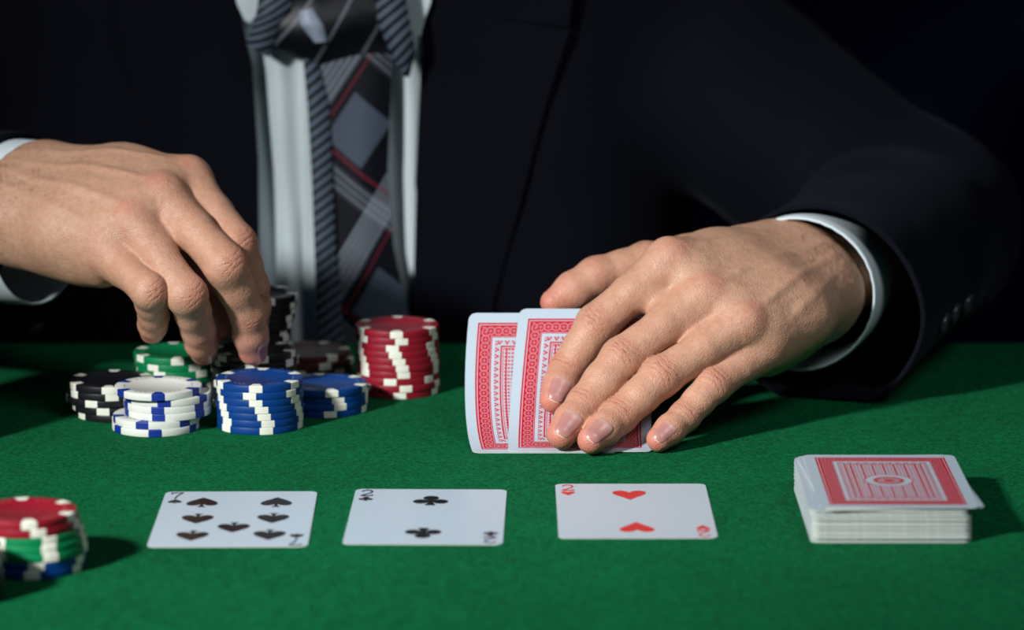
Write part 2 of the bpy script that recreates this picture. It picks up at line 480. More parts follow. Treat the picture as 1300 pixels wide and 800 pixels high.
def mirror(half):
    return half + [(-x, y) for x, y in half[::-1] if abs(x) > 1e-6]
HEART = mirror([(0, -0.5), (0.1, -0.36), (0.22, -0.2), (0.36, -0.04), (0.46, 0.1), (0.5, 0.23), (0.48, 0.34), (0.42, 0.43), (0.32, 0.48), (0.21, 0.48), (0.1, 0.42), (0.03, 0.33), (0, 0.26)])
SPADE = mirror([(0, 0.5), (0.08, 0.42), (0.2, 0.31), (0.33, 0.19), (0.43, 0.07), (0.49, -0.05), (0.5, -0.15), (0.47, -0.25), (0.4, -0.32), (0.3, -0.35), (0.19, -0.33), (0.1, -0.27), (0.045, -0.2), (0.06, -0.34), (0.1, -0.43), (0.17, -0.5), (0, -0.5)])
def stem_pts(y0, y1, w):
    return [(-0.05, y0), (0.05, y0), (0.07, (y0+y1)/2), (w, y1), (-w, y1), (-0.07, (y0+y1)/2)]
def suit_polys(s):
    if s == 'heart': return [HEART]
    if s == 'spade': return [SPADE]
    cir = lambda cx, cy, r: [(cx+r*math.cos(2*math.pi*i/24), cy+r*math.sin(2*math.pi*i/24)) for i in range(24)]
    return [cir(0, 0.26, 0.23), cir(-0.29, -0.1, 0.225), cir(0.29, -0.1, 0.225), stem_pts(0.15, -0.5, 0.17), [(-0.1, 0.1), (-0.1, -0.1), (0.1, -0.1), (0.1, 0.1)]]
def stroke(pts, w):
    """flat ribbon along a polyline as quads"""
    out = []
    for (x0, y0), (x1, y1) in zip(pts[:-1], pts[1:]):
        dx, dy = x1-x0, y1-y0; L = math.hypot(dx, dy) or 1; nx, ny = -dy/L*w/2, dx/L*w/2; ex, ey = dx/L*w*.25, dy/L*w*.25
        out.append([(x0+nx-ex, y0+ny-ey), (x0-nx-ex, y0-ny-ey), (x1-nx+ex, y1-ny+ey), (x1+nx+ex, y1+ny+ey)])
    return out
def glyph(ch):
    if ch == '7': return stroke([(-0.45, 0.32), (-0.45, 0.5), (0.45, 0.5), (0.1, 0.05), (-0.08, -0.5)], 0.16)
    pts = [(-0.42, 0.25), (-0.36, 0.38), (-0.2, 0.48), (0.0, 0.5), (0.22, 0.47), (0.38, 0.36), (0.4, 0.2), (0.3, 0.04), (-0.05, -0.18), (-0.36, -0.36), (-0.45, -0.46)]
    return stroke(pts, 0.16) + stroke([(-0.45, -0.46), (0.2, -0.46), (0.45, -0.42), (0.47, -0.3)], 0.16)
def print_part(name, polys, cx, cy, w, h, flip, mat, parent, z=CTH):
    v = []; f = []
    for q, P in enumerate(polys):
        b = len(v); zz = z + 0.02 + 0.004*q
        for x, y in P:
            if flip: x, y = -x, -y
            v.append((cx+x*w, cy+y*h, zz))
        f.append(list(range(b, b+len(P))))
    me = bpy.data.meshes.new(name); me.from_pydata((np.array(v)*S).tolist(), [], f); me.update(); me.materials.append(mat)
    for p in me.polygons:
        if p.normal.z < 0: p.flip()
    o = bpy.data.objects.new(name, me); COL.objects.link(o); o.parent = parent
    return o
def face_card(loc, rot, suit, num, pips, label):
    c = empty('playing_card', loc, label, 'playing card', None, rot)
    b = bpy.data.objects.new('card', ME_FACE_UP); COL.objects.link(b); b.parent = c
    ink = M_INK_R if suit == 'heart' else M_INK_K
    for px_, py_, fl in pips: print_part('pip', suit_polys(suit), px_, py_, 13.0 if suit == 'spade' else 14.2, 16.0, fl, ink, c)
    for sg in (1, -1):
        print_part('index_number', glyph(num), -26.4*sg, 37.0*sg, 5.0, 9.6, sg < 0, ink, c)
        print_part('index_pip', suit_polys(suit), -26.4*sg, 27.6*sg, 5.8, 7.0, sg < 0, ink, c)
    return c
sp_pips = []
face_card((-112.0, 40.2, 0.0), math.radians(0.6), 'spade', '7',
          [(-15, 26, False), (15.5, 26, False), (-15, -0.5, True), (15.5, 0, True), (0.5, -14.5, True), (-15, -27, True), (15.5, -26, True)],
          'face-up seven of spades lying on green felt beside mixed chip stack')
face_card((-34.4, 44.0, 0.0), math.radians(-1.0), 'club', '2', [(0.5, 25, False), (-0.5, -27, True)],
          'face-up two of clubs lying on green felt between seven and hearts card')
face_card((49.8, 53.4, 0.0), math.radians(0.2), 'heart', '2', [(-1.0, 24.5, False), (0.0, -27, True)],
          'face-up two of hearts lying on green felt below the held cards')

# deck
deck = empty('card_deck', (151, 47, 0), 'squared deck of face-down red-backed cards on felt at the right', 'card deck')
rn = random.Random(4)
NC = 48
for i in range(NC):
    b = bpy.data.objects.new('playing_card', ME_BACK_UP); COL.objects.link(b); b.parent = deck
    z = i*CTH; t = i/(NC-1)
    x = -1.7 + rn.uniform(-.3, .3); y = 0.3 + rn.uniform(-.3, .3); r = rn.uniform(-.004, .004)
    if i in (6, 7): y -= 0.6
    if i >= 36: x -= 0.4; r -= math.radians(0.5)
    if NC-4 <= i < NC-1: x, y, r = 1.4 + rn.uniform(-.3, .3), 0.3, math.radians(2.6) + rn.uniform(-.004, .004)
    if i == NC-1: x, y, r = 1.5, -0.3, math.radians(-0.4)
    b.location = Vector((x, y, z))*S; b.rotation_euler.z = r
    if i == NC-1: b['label'] = 'top card of the deck with red ring pattern back'

# the two held cards: bent upwards at the far edge
def bent_card(name, label, x0, y0, z0, yaw, shear, quad, th0, th1, group=None):
    ns, nu = 44, 14
    pts = card_outline()
    def inset(s):                            # half width allowed at length s (rounded corners)
        r = 3.2; d = min(s, CLN-s)
        return CW/2 - (r - math.sqrt(max(r*r-(r-d)**2, 0)) if d < r else 0)
    ss = sorted(set([0, .4, 1.0, 1.8, 3.2] + list(np.linspace(3.2, CLN-3.2, ns)) + [CLN-3.2, CLN-1.8, CLN-1.0, CLN-.4, CLN]))
    fine = np.linspace(0, CLN, 400); th = np.radians(th0 + (th1-th0)*(fine/CLN)**0.9)
    Y = np.concatenate([[0], np.cumsum(np.cos(th[:-1])*np.diff(fine))]); Z = np.concatenate([[0], np.cumsum(np.sin(th[:-1])*np.diff(fine))])
    V = []; N = []; UVs = []
    for s in ss:
        a = math.radians(th0 + (th1-th0)*(s/CLN)**0.9); hw = inset(s)
        yy, zz = np.interp(s, fine, Y), np.interp(s, fine, Z)
        for j in range(nu+1):
            u = -hw + 2*hw*j/nu
            xx = u + shear*s + quad*(s/CLN)**2 
            c, sn = math.cos(yaw), math.sin(yaw)
            V.append((x0 + xx*c - yy*sn, y0 + xx*sn + yy*c, z0 + zz)); N.append((math.sin(a)*sn, -math.sin(a)*c, math.cos(a)))
            UVs.append((u, s - CLN/2))
    V = np.array(V); N = np.array(N); n = len(V); W = nu+1
    verts = np.concatenate([V + N*CTH, V]); f = []; mi = []
    for i in range(len(ss)-1):
        for j in range(nu):
            q = (i*W+j, i*W+j+1, (i+1)*W+j+1, (i+1)*W+j)
            f.append(q); mi.append(0); f.append(tuple(n+k for k in q[::-1])); mi.append(1)
    loop = [j for j in range(W)] + [i*W+nu for i in range(1, len(ss))] + [(len(ss)-1)*W+j for j in range(nu-1, -1, -1)] + [i*W for i in range(len(ss)-2, 0, -1)]
    for a, b in zip(loop, loop[1:]+loop[:1]): f.append((a, n+a, n+b, b)); mi.append(2)
    o = mesh_obj(name, verts, f, M_BACK, mats=[M_BACK, M_CARD, M_CARD_EDGE])
    o.data.polygons.foreach_set('material_index', mi)
    uv = o.data.uv_layers.new(name='UVMap')
    for l in o.data.loops: uv.data[l.index].uv = UVs[l.vertex_index % n]
    tag(o, label, 'playing card', group); auto_smooth(o, 50)
    return o
bent_card('playing_card', 'red-backed card bent up under the fingers, nearer of the held pair', 29.8, 153.6, 0.45, 0.0, -0.008, 5.8, 3, 68)
bent_card('playing_card', 'red-backed card peeking out on the left behind the other held card', 14.6, 153.0, 0.02, 0.0, -0.155, 11.2, 2.0, 66)

# ------------------------------------------------------------------ signed distance modelling (hands, jacket)
def smin(a, b, k):
    h = np.maximum(k-np.abs(a-b), 0)/k
    return np.minimum(a, b) - h*h*k*0.25
def cap(P, a, b, ra, rb):
    a = np.asarray(a, np.float32); ba = np.asarray(b, np.float32)-a
    pa = P-a; h = np.clip(pa@ba/max(float(ba@ba), 1e-6), 0, 1)
    q = pa-h[:, None]*ba
    return np.sqrt(np.einsum('ij,ij->i', q, q)) - (ra+(rb-ra)*h)
def chain(P, segs, k):
    d = None
    for s in segs:
        di = cap(P, *s); d = di if d is None else smin(d, di, k)
    return d
def polygonise(f, lo, hi, h):
    B = 4; lo = np.array(lo, float); nb = np.ceil((np.array(hi)-lo)/(h*B)).astype(int)
    g = [lo[i]+(np.arange(nb[i])+.5)*h*B for i in range(3)]
    G = np.stack(np.meshgrid(*g, indexing='ij'), -1).reshape(-1, 3).astype(np.float32)
    fc = f(G).reshape(nb)
    act = np.abs(fc) < 0.5*math.sqrt(3)*B*h*1.35
    nn = nb*B+1
    Fv = np.repeat(np.repeat(np.repeat(fc, B, 0), B, 1), B, 2)
    Fv = np.pad(Fv, ((0, 1),)*3, mode='edge').astype(np.float32)
    am = np.repeat(np.repeat(np.repeat(act, B, 0), B, 1), B, 2)
    mask = np.zeros(nn, bool)
    for i in (0, 1):
        for j in (0, 1):
            for k in (0, 1):
                mask[i:i+am.shape[0], j:j+am.shape[1], k:k+am.shape[2]] |= am
    idx = np.argwhere(mask); vals = np.empty(len(idx), np.float32)
    for c in range(0, len(idx), 300000):
        vals[c:c+300000] = f((lo+idx[c:c+300000]*h).astype(np.float32))
    Fv[mask] = vals
    sg = Fv < 0
    cnt = np.zeros(nn-1, np.int8); corners = [(i, j, k) for i in (0, 1) for j in (0, 1) for k in (0, 1)]
    for i, j, k in corners: cnt += sg[i:nn[0]-1+i, j:nn[1]-1+j, k:nn[2]-1+k]
    cells = np.argwhere((cnt > 0) & (cnt < 8))
    vid = np.full(nn-1, -1, np.int32); vid[tuple(cells.T)] = np.arange(len(cells))
    cv = np.stack([Fv[tuple((cells+np.array(c)).T)] for c in corners], 1)
    acc = np.zeros((len(cells), 3)); num = np.zeros(len(cells))
    for a in range(8):
        for b in range(a+1, 8):
            ca, cb = np.array(corners[a]), np.array(corners[b])
            if np.abs(ca-cb).sum() != 1: continue
            m = (cv[:, a] < 0) != (cv[:, b] < 0)
            t = cv[m, a]/(cv[m, a]-cv[m, b])
            acc[m] += ca+(cb-ca)*t[:, None]; num[m] += 1
    V = lo+(cells+acc/num[:, None])*h
    quads = []
    for ax in range(3):
        u, w = (ax+1) % 3, (ax+2) % 3
        sl0 = [slice(None)]*3; sl1 = [slice(None)]*3; sl0[ax] = slice(0, -1); sl1[ax] = slice(1, None)
        e = np.argwhere(sg[tuple(sl0)] != sg[tuple(sl1)])
        ok = (e[:, u] > 0) & (e[:, w] > 0) & (e[:, u] < nn[u]-1) & (e[:, w] < nn[w]-1); e = e[ok]
        neg = sg[tuple(e.T)]
        du = np.zeros(3, int); du[u] = 1; dw = np.zeros(3, int); dw[w] = 1
        q = np.stack([vid[tuple((e-du-dw).T)], vid[tuple((e-dw).T)], vid[tuple(e.T)], vid[tuple((e-du).T)]], 1)
        q[~neg] = q[~neg][:, ::-1]
        quads.append(q[(q >= 0).all(1)])
    return V, np.concatenate(quads)
def grad(f, V, e=0.3):
    g = np.zeros((len(V), 3))
    for i in range(3):
        d = np.zeros(3); d[i] = e
        g[:, i] = (f((V+d).astype(np.float32))-f((V-d).astype(np.float32)))/(2*e)
    return g
def project(f, V, it=2, step=1.0):
    for _ in range(it):
        g = grad(f, V); d = f(V.astype(np.float32)); g2 = np.maximum((g*g).sum(1), 0.25)
        mv = (d/g2)[:, None]*g; ln = np.linalg.norm(mv, axis=1, keepdims=True)
        V = V-mv*np.minimum(1, step/np.maximum(ln, 1e-9))
    return V
def unit(v): v = np.asarray(v, float); return v/np.linalg.norm(v)
def lattice_noise(P, scale, seed=0):
    """cheap smooth value noise"""
    rs = np.random.RandomState(seed); T = rs.rand(32, 32, 32)*2-1
    q = np.asarray(P)*scale+100.0; i = np.floor(q).astype(int); t = q-i; t = t*t*(3-2*t); r = 0
    for a in (0, 1):
        for b in (0, 1):
            for c in (0, 1):
                w = (t[:, 0] if a else 1-t[:, 0])*(t[:, 1] if b else 1-t[:, 1])*(t[:, 2] if c else 1-t[:, 2])
                r = r+w*T[(i[:, 0]+a) % 32, (i[:, 1]+b) % 32, (i[:, 2]+c) % 32]
    return r

FR = {'I': (9.2, 8.7, 9.2, 8.2, 8.0, 7.6, 6.2), 'M': (9.2, 8.9, 9.5, 8.5, 8.2, 7.9, 6.5), 'R': (8.7, 8.4, 9.0, 8.0, 7.8, 7.5, 6.2), 'P': (8.6, 7.7, 7.9, 7.0, 6.8, 6.5, 5.4)}
TR = (13.0, 9.8, 10.2, 9.2, 9.4, 8.6, 6.3)
class Hand:
    def __init__(s, J, elbow, dors_hint, h=0.7, nails='IMRPT', scale=1.0, tdors=(0, 0, 1), lift=None):
        lift = lift or dict(I=0., M=0., R=0., P=0.)
        s.tdors = np.array(tdors, float)
        s.J = J = {k: np.array(v, float) for k, v in J.items()}
        s.lat = unit(J['PM']-J['IM'])
        fwd = unit((J['IM']+J['MM']+J['RM']+J['PM'])/4-J['W'])
        n = np.cross(s.lat, fwd); s.n = unit(n if n@np.array(dors_hint) > 0 else -n)
        s.fwd = fwd; s.lat = unit(s.lat-(s.lat@fwd)*fwd)
        W = J['W']; n = s.n; lat = s.lat
        s.arm = unit(np.array(elbow)-W)
        s.fing = {}
        for k in 'IMRP':
            s.fing[k] = s.finger(J[k+'M'], J[k+'P'], J[k+'D'], J[k+'T'], FR[k], scale)
        s.fing['T'] = s.finger(J['TC'], J['TM'], J['TI'], J['TT'], TR, scale)
        # palm
        pal = []
        off = {'I': -17, 'M': -6, 'R': 5, 'P': 15}
        for k in 'IMRP':
            lf = lift[k]; base = W+lat*off[k]+fwd*10+n*(1.0+lf)
            M = J[k+'M']; mid = base*.45+M*.55
            r1 = {'I': 10.6, 'M': 10.4, 'R': 9.8, 'P': 9.6}[k]
            pal += [(base, mid+n*(0.6+lf), 12.6, 12.0), (mid+n*(0.6+lf), M-n*0.6, 12.0, r1-0.8)]
            # palm pad
            pal += [(base-n*9, M*.85+base*.15-n*10, 11, 9.5)]
        for a_, b_ in ('IM', 'MR', 'RP'):
            Mm = (J[a_+'M']+J[b_+'M'])*.5-fwd*7-n*0.5
            pal.append((Mm, W+lat*(off[a_]+off[b_])*.5+fwd*14+n*(1+(lift[a_]+lift[b_])*.5), 9.6, 12.2))
        s.palm_soft = pal
        s.knuck = [(J[k+'M']+n*1.7-fwd*1.0, J[k+'M']+n*1.0-fwd*7, r, r-0.8) for k, r in (('I', 8.2), ('M', 8.0), ('R', 7.4), ('P', 7.0))]
        web = []
        for a, b in ('IM', 'MR', 'RP'):
            pa = J[a+'M']+(J[a+'P']-J[a+'M'])*.30; pb = J[b+'M']+(J[b+'P']-J[b+'M'])*.30
            web.append((pa-n*4, pb-n*4, 6.5, 6.5))
        s.web = web
        # thumb base and web
        hyp = (W+lat*17+fwd*12-n*8, J['PM']*.7+W*.3+lat*3-n*9, 12, 10)
        s.thenar = [(W-lat*15+fwd*8-n*7, J['TC'], 13, 14), (J['TC'], J['TM']*.6+J['TC']*.4, 14, 12.5), (J['TC']*.5+J['TM']*.5, J['IM']*.6+W*.4-n*4, 9, 9), (J['TM']*.75+J['TC']*.25, J['IM']*.8+W*.2-n*6, 6.5, 7), hyp]
        # wrist and forearm
        a = s.arm; la = unit(lat-(lat@a)*a); s.la = la
        far = W+a*70
        s.wrist = [(W-la*13+fwd*8+n*min(0, lift['I'])*.8, far-la*9-n*3, 13.5, 16), (W+la*12+fwd*8, far+la*9-n*3, 14.0, 16), (W+fwd*6, far-n*2, 15, 18)]
        s.uln = (W+la*19+a*16+n*6, W+la*18+a*22+n*3, 8.0, 7.5)
        s.h = h; s.nails = nails
    def finger(s, M, P, D, T, r, sc):
        r = [x*sc for x in r]
        seg = []
        m1 = M*.5+P*.5; m2 = P*.5+D*.5; m3 = D*.45+T*.55
        seg = [(M, m1, r[0], r[1]), (m1, P, r[1], r[2]), (P, m2, r[2], r[3]), (m2, D, r[3], r[4]), (D, m3, r[4], r[5]), (m3, T, r[5], r[6])]
        allp = np.array([M, P, D, T]); lo = allp.min(0)-r[0]-9; hi = allp.max(0)+r[0]+9
        return dict(seg=seg, J=(M, P, D, T), lo=lo, hi=hi, r=r)
    def fsdf(s, P, k):
        F = s.fing[k]; d = np.full(len(P), 25.0, np.float32)
        m = ((P > F['lo']) & (P < F['hi'])).all(1)
        if m.any(): d[m] = chain(P[m], F['seg'], 2.5)
        return d
    def sdf(s, P):
        P = P.astype(np.float32)
        pal = chain(P, s.palm_soft, 12.0)
        for w in s.web: pal = smin(pal, cap(P, *w), 6.0)
        for t in s.thenar: pal = smin(pal, cap(P, *t), 9.0)
        for w in s.wrist: pal = smin(pal, cap(P, *w), 12.0)
        pal = smin(pal, cap(P, *s.uln), 5.0)
        for q in s.knuck: pal = smin(pal, cap(P, *q), 4.0)
        d = None
        for k in 'IMRPT':
            di = smin(s.fsdf(P, k), pal, 5.5)
            d = di if d is None else smin(d, di, 0.8)
        return d
    def build(s):
        pts = np.array([p for k in s.fing for p in s.fing[k]['J']]+[s.J['W']+s.arm*66])
        V, Q = polygonise(s.sdf, pts.min(0)-27, pts.max(0)+27, s.h)
        V = project(s.sdf, V, 2)
        G = grad(s.sdf, V, 0.6); Nn = G/np.maximum(np.linalg.norm(G, axis=1, keepdims=True), 1e-6)
        n, lat, W = s.n, s.lat, s.J['W']
        dorsal = np.clip((Nn@n-0.1)/0.6, 0, 1)
        # which finger
        D = np.stack([s.fsdf(V.astype(np.float32), k) for k in 'IMRPT'], 1); near = D.argmin(1)
        fin = np.full((len(V), 3), 60.0); dors = np.zeros(len(V)); red = np.zeros(len(V))
        for i, k in enumerate('IMRPT'):
            F = s.fing[k]; m = (near == i) & (D[:, i] < 3.0)
            Mj, Pj, Dj, Tj = F['J']
            p = V[m]
            ax1 = unit(unit(Pj-Mj)+unit(Dj-Pj)); ax2 = unit(unit(Dj-Pj)+unit(Tj-Dj))
            def frame(d, ref):
                l_ = unit(ref-(ref@d)*d); return l_, np.cross(l_, d)
            if k == 'T':
                dtd = unit(Tj-Dj); dn = unit(s.tdors-(s.tdors@dtd)*dtd); ref = np.cross(dtd, dn); sg_ = 1.0
                if np.cross(ref, dtd)@dn < 0: ref = -ref
            else:
                ref = lat; d0 = unit(Pj-Mj); l_, c_ = frame(d0, lat); sg_ = 1.0 if c_@n > 0 else -1.0
            lt, dn1 = frame(ax1, ref); dn1 = dn1*sg_; lt2, dn = frame(unit(Tj-Dj), ref); dn = dn*sg_
            q1 = (p-Pj)@ax1; q2 = (p-Dj)@ax2; lv = (p-Pj)@lt
            fin[m, 0] = q1; fin[m, 1] = q2; fin[m, 2] = lv
            F['dn'] = dn
            dd = np.clip((Nn[m]@unit(dn+dn1)+0.0)/0.6, 0, 1); dors[m] = dd
            tip = np.clip(((p-Dj)@unit(Tj-Dj))/max(np.linalg.norm(Tj-Dj), 1), 0, 1.3)
            red[m] = 0.10+0.38*tip**1.5*0.9+0.22*np.exp(-((q1/6)**2+(lv/6)**2))*dd+0.16*np.exp(-(q2/4)**2)
        for k in 'IMRP':
            dk = np.linalg.norm(V-(s.J[k+'M']+n*9), axis=1); red += 0.22*np.exp(-(dk/7)**2)
        # tendons and veins on the back of the hand
        disp = np.zeros(len(V))
        for k, o_, amp in (('I', -9, .9), ('M', -3, 1.1), ('R', 3, 1.0), ('P', 9, .7)):
            a = s.J[k+'M']+n*8; b = W+lat*o_+n*10; ba = b-a; t = np.clip((V-a)@ba/(ba@ba), 0, 1)
            q = V-a-t[:, None]*ba; q = q-(q@n)[:, None]*n; dist = np.linalg.norm(q, axis=1)
            disp += amp*np.exp(-(dist/2.4)**2)*np.clip(1.15-t, 0, 1)*np.clip(t*6, 0, 1)*dorsal
        vein = np.exp(-(lattice_noise(V, 0.055, 3)/0.12)**2)*0.16
        onback = np.clip(((V-W)@s.fwd+20)/15, 0, 1)*np.clip((75-((V-W)@s.fwd))/12, 0, 1)
        disp += vein*dorsal*onback
        disp += lattice_noise(V, 0.09, 5)*0.28+lattice_noise(V, 0.22, 6)*0.10
        V2 = V+Nn*disp[:, None]
        # nails
        nv, nf, nvv = [], [], []
        for k in s.nails:
            F = s.fing[k]; Mj, Pj, Dj, Tj = F['J']; d = unit(Tj-Dj); dn = unit(F['dn']-(F['dn']@d)*d); lt = unit(np.cross(d, dn)); rr = F['r']
            wid = rr[5]*(1.5 if k == 'T' else 2.15); ln = rr[5]*2.15; nu, nvn = 16, 18
            P0 = []; ed = []; vv = []
            for i in range(nvn+1):
                v_ = i/nvn
                o_ = math.sqrt(max(0, 1-((0.52-v_)/0.52)**2))**0.75 if v_ < 0.52 else 1.0-0.20*((v_-0.52)/.48)**2.4
                o_ = max(o_, 0.04)
                for j in range(nu+1):
                    u = -1+2*j/nu
                    along = -ln*0.52+ln*v_+0.9*(1-u*u)*v_**3
                    P0.append(Tj+d*along+lt*u*o_*wid*0.5)
                    ed.append(max(abs(u)**5, (1-v_)**14, 0)); vv.append(v_)
            P0 = np.array(P0); ed = np.array(ed); vv = np.array(vv)
            fs = lambda p, F=F: chain(p.astype(np.float32), F['seg'], 2.5)
            Q0 = project(fs, P0+dn*rr[5]*1.1, 6, 6.0)
            gn = grad(fs, Q0, 0.4); gn /= np.maximum(np.linalg.norm(gn, axis=1, keepdims=True), 1e-6)
            Q0 = Q0+gn*(0.30-0.75*ed-0.15*vv**30)[:, None]
            b = len(nv); nv += list(Q0); nvv += list(vv)
            for i in range(nvn):
                for j in range(nu):
                    a_ = b+i*(nu+1)+j; nf.append((a_, a_+1, a_+nu+2, a_+nu+1))
        return V2, Q, fin, dors, red, nv, nf, nvv

HL = Hand(dict(
    IM=(69.9, 211.2, 74.3), IP=(37.6, 199.4, 47.9), ID=(24.6, 194.5, 28.1), IT=(18.5, 181.0, 17.8),
    MM=(85.2, 198.9, 60.5), MP=(48.7, 181.5, 36.2), MD=(31.8, 168.9, 17.9), MT=(21.6, 154.2, 8.2),
    RM=(102.4, 191.7, 49.8), RP=(65.9, 174.6, 29.6), RD=(46.9, 163.1, 14.2), RT=(34.5, 148.0, 7.0),
    PM=(113.3, 198.7, 37.6), PP=(88.6, 177.4, 24.7), PD=(75.7, 166.4, 13.4), PT=(63.9, 154.0, 5.9),
    W=(140.8, 266.2, 59.4), TT=(19.2, 230.0, 51.8), TI=(38.6, 238.0, 62.2), TM=(62.1, 247.0, 66.6), TC=(108.0, 259.0, 64.0)),
    (203, 440, 50), (0, -1, 1), tdors=(-0.1, 0.75, 0.65), lift={'I': -3.2, 'M': 0.2, 'R': 2.6, 'P': 3.0}, nails='IMRP')
HR = Hand(dict(
    IM=(-147.5, 248.6, 105.5), IP=(-124.2, 221.2, 80.4), ID=(-118.5, 234.0, 58.5), IT=(-118.0, 245.0, 40.5),
    MM=(-157.7, 230.2, 100.5), MP=(-127.5, 204.0, 73.8), MD=(-119.1, 218.0, 49.2), MT=(-117.9, 227.0, 29.9),
    RM=(-169.9, 219.1, 90.8), RP=(-144.6, 196.1, 61.8), RD=(-141.4, 215.7, 42.8), RT=(-140.9, 232.0, 28.8),
    PM=(-181.4, 218.0, 76.7), PP=(-160.7, 193.2, 64.1), PD=(-160.7, 208.3, 50.4), PT=(-163.2, 223.1, 39.8),
    W=(-232.2, 272.7, 93.5), TT=(-136, 249, 36), TI=(-147, 254, 58), TM=(-168, 262, 78), TC=(-205, 268, 84)),
    (-425, 405, 62), (0, -1, 1), tdors=(0.3, 0.5, 0.6))

person = empty('person', (-90, 555, 0), 'person in black suit and loose plaid tie reaching for chips and lifting cards', 'person')

# trunk and arms under the clothes
SHL, ELL = np.array([60., 512, 150]), np.array([207., 438, 48])
SHR, ELR = np.array([-285., 510, 160]), np.array([-425., 405, 62])
def core_sdf(P):
    P = P.astype(np.float32)
    d = cap(P, (-170, 570, -150), (-160, 565, 120), 95, 85)
    d = smin(d, cap(P, (-20, 570, -150), (-20, 565, 120), 95, 85), 60)
    d = smin(d, cap(P, (-90, 560, 120), (-90, 530, 300), 60, 52), 40)
    for sh, el, H in ((SHL, ELL, HL), (SHR, ELR, HR)):
        d = smin(d, cap(P, sh, el, 45, 36), 30)
        d = smin(d, cap(P, el, H.J['W']+H.arm*58, 36, 25), 14)
    return d
def build_body():
    V, Q, fin, dors, red, nv, nf, nvv = [], [], [], [], [], [], [], []
    mi = []
    for H in (HL, HR):
        a, q, f_, d_, r_, n_, nf_, nvv_ = H.build()
        b = len(V) and sum(len(x) for x in V) or 0
        V.append(a); Q.append(q+b); fin.append(f_); dors.append(d_); red.append(r_); mi += [0]*len(q)
        b += len(a)
        if len(n_):
            V.append(np.array(n_)); Q.append(np.array(nf_)+b); k = len(n_)
            fin.append(np.full((k, 3), 60.)); dors.append(np.zeros(k)); red.append(np.array(nvv_)); mi += [1]*len(nf_)
    Vc, Qc = polygonise(core_sdf, (-500, 200, -260), (330, 700, 300), 7.0)
    Vc = project(core_sdf, Vc, 1); b = sum(len(x) for x in V)
    V.append(Vc); Q.append(Qc+b); k = len(Vc)
    fin.append(np.full((k, 3), 60.)); dors.append(np.zeros(k)); red.append(np.zeros(k)); mi += [0]*len(Qc)
    V = np.concatenate(V); Q = np.concatenate(Q); fin = np.concatenate(fin); dors = np.concatenate(dors); red = np.concatenate(red)
    o = mesh_obj('body', V, Q, M_SKIN, person, mats=[M_SKIN, M_NAIL])
    me = o.data
    me.polygons.foreach_set('material_index', mi)
    a = me.attributes.new('fin', 'FLOAT_VECTOR', 'POINT'); a.data.foreach_set('vector', fin.astype(np.float32).ravel())
    for nm, ar in (('dors', dors), ('red', red), ('nailv', red)):
        a = me.attributes.new(nm, 'FLOAT', 'POINT'); a.data.foreach_set('value', ar.astype(np.float32))
    return o
build_body()
def build_hair():
    rn = random.Random(21); v = []; f = []
    for H, cnt in ((HL, 800), (HR, 800)):
        W, n, la, a = H.J['W'], H.n, H.la, H.arm
        P0 = []; D0 = []
        for _ in range(cnt):
            t = rn.gauss(-6, 16); l = rn.gauss(6, 13)
            P0.append(W - H.fwd*min(t, 0)*1.0*(-1 if False else 1) + (a*t if t > 0 else 0) + la*l + n*40)
            D0.append(unit(H.fwd*rn.uniform(0.5, 1) + la*rn.uniform(0.3, 1.1)))
        P0 = np.array(P0); D0 = np.array(D0); tt = np.zeros(cnt)
        for _ in range(40):
            tt += np.clip(H.sdf((P0-n*tt[:, None]).astype(np.float32)), -1, 6)*0.9
        P0 = P0-n*tt[:, None]; G = grad(H.sdf, P0, 0.5); N = G/np.linalg.norm(G, axis=1, keepdims=True)
        T = D0-(D0*N).sum(1)[:, None]*N; T /= np.linalg.norm(T, axis=1, keepdims=True); B = np.cross(N, T)
        for i in range(cnt):
            L = rn.uniform(3.0, 7.0); b = len(v); cv = rn.uniform(-0.6, 0.6)
            for q in range(4):
                u = q/3; c = P0[i]+T[i]*L*u+N[i]*(0.1+0.6*u*(1-u))+B[i]*cv*u*u; w = 0.036*(1-0.8*u)
                v += [c+B[i]*w, c-B[i]*w*0.5+N[i]*w, c-B[i]*w*0.5-N[i]*w]
            for q in range(3):
                for k in range(3): f.append((b+q*3+k, b+q*3+(k+1) % 3, b+q*3+3+(k+1) % 3, b+q*3+3+k))
    o = mesh_obj('arm_hair', v, f, M_HAIR, person); o['kind'] = 'stuff'
    return o
build_hair()

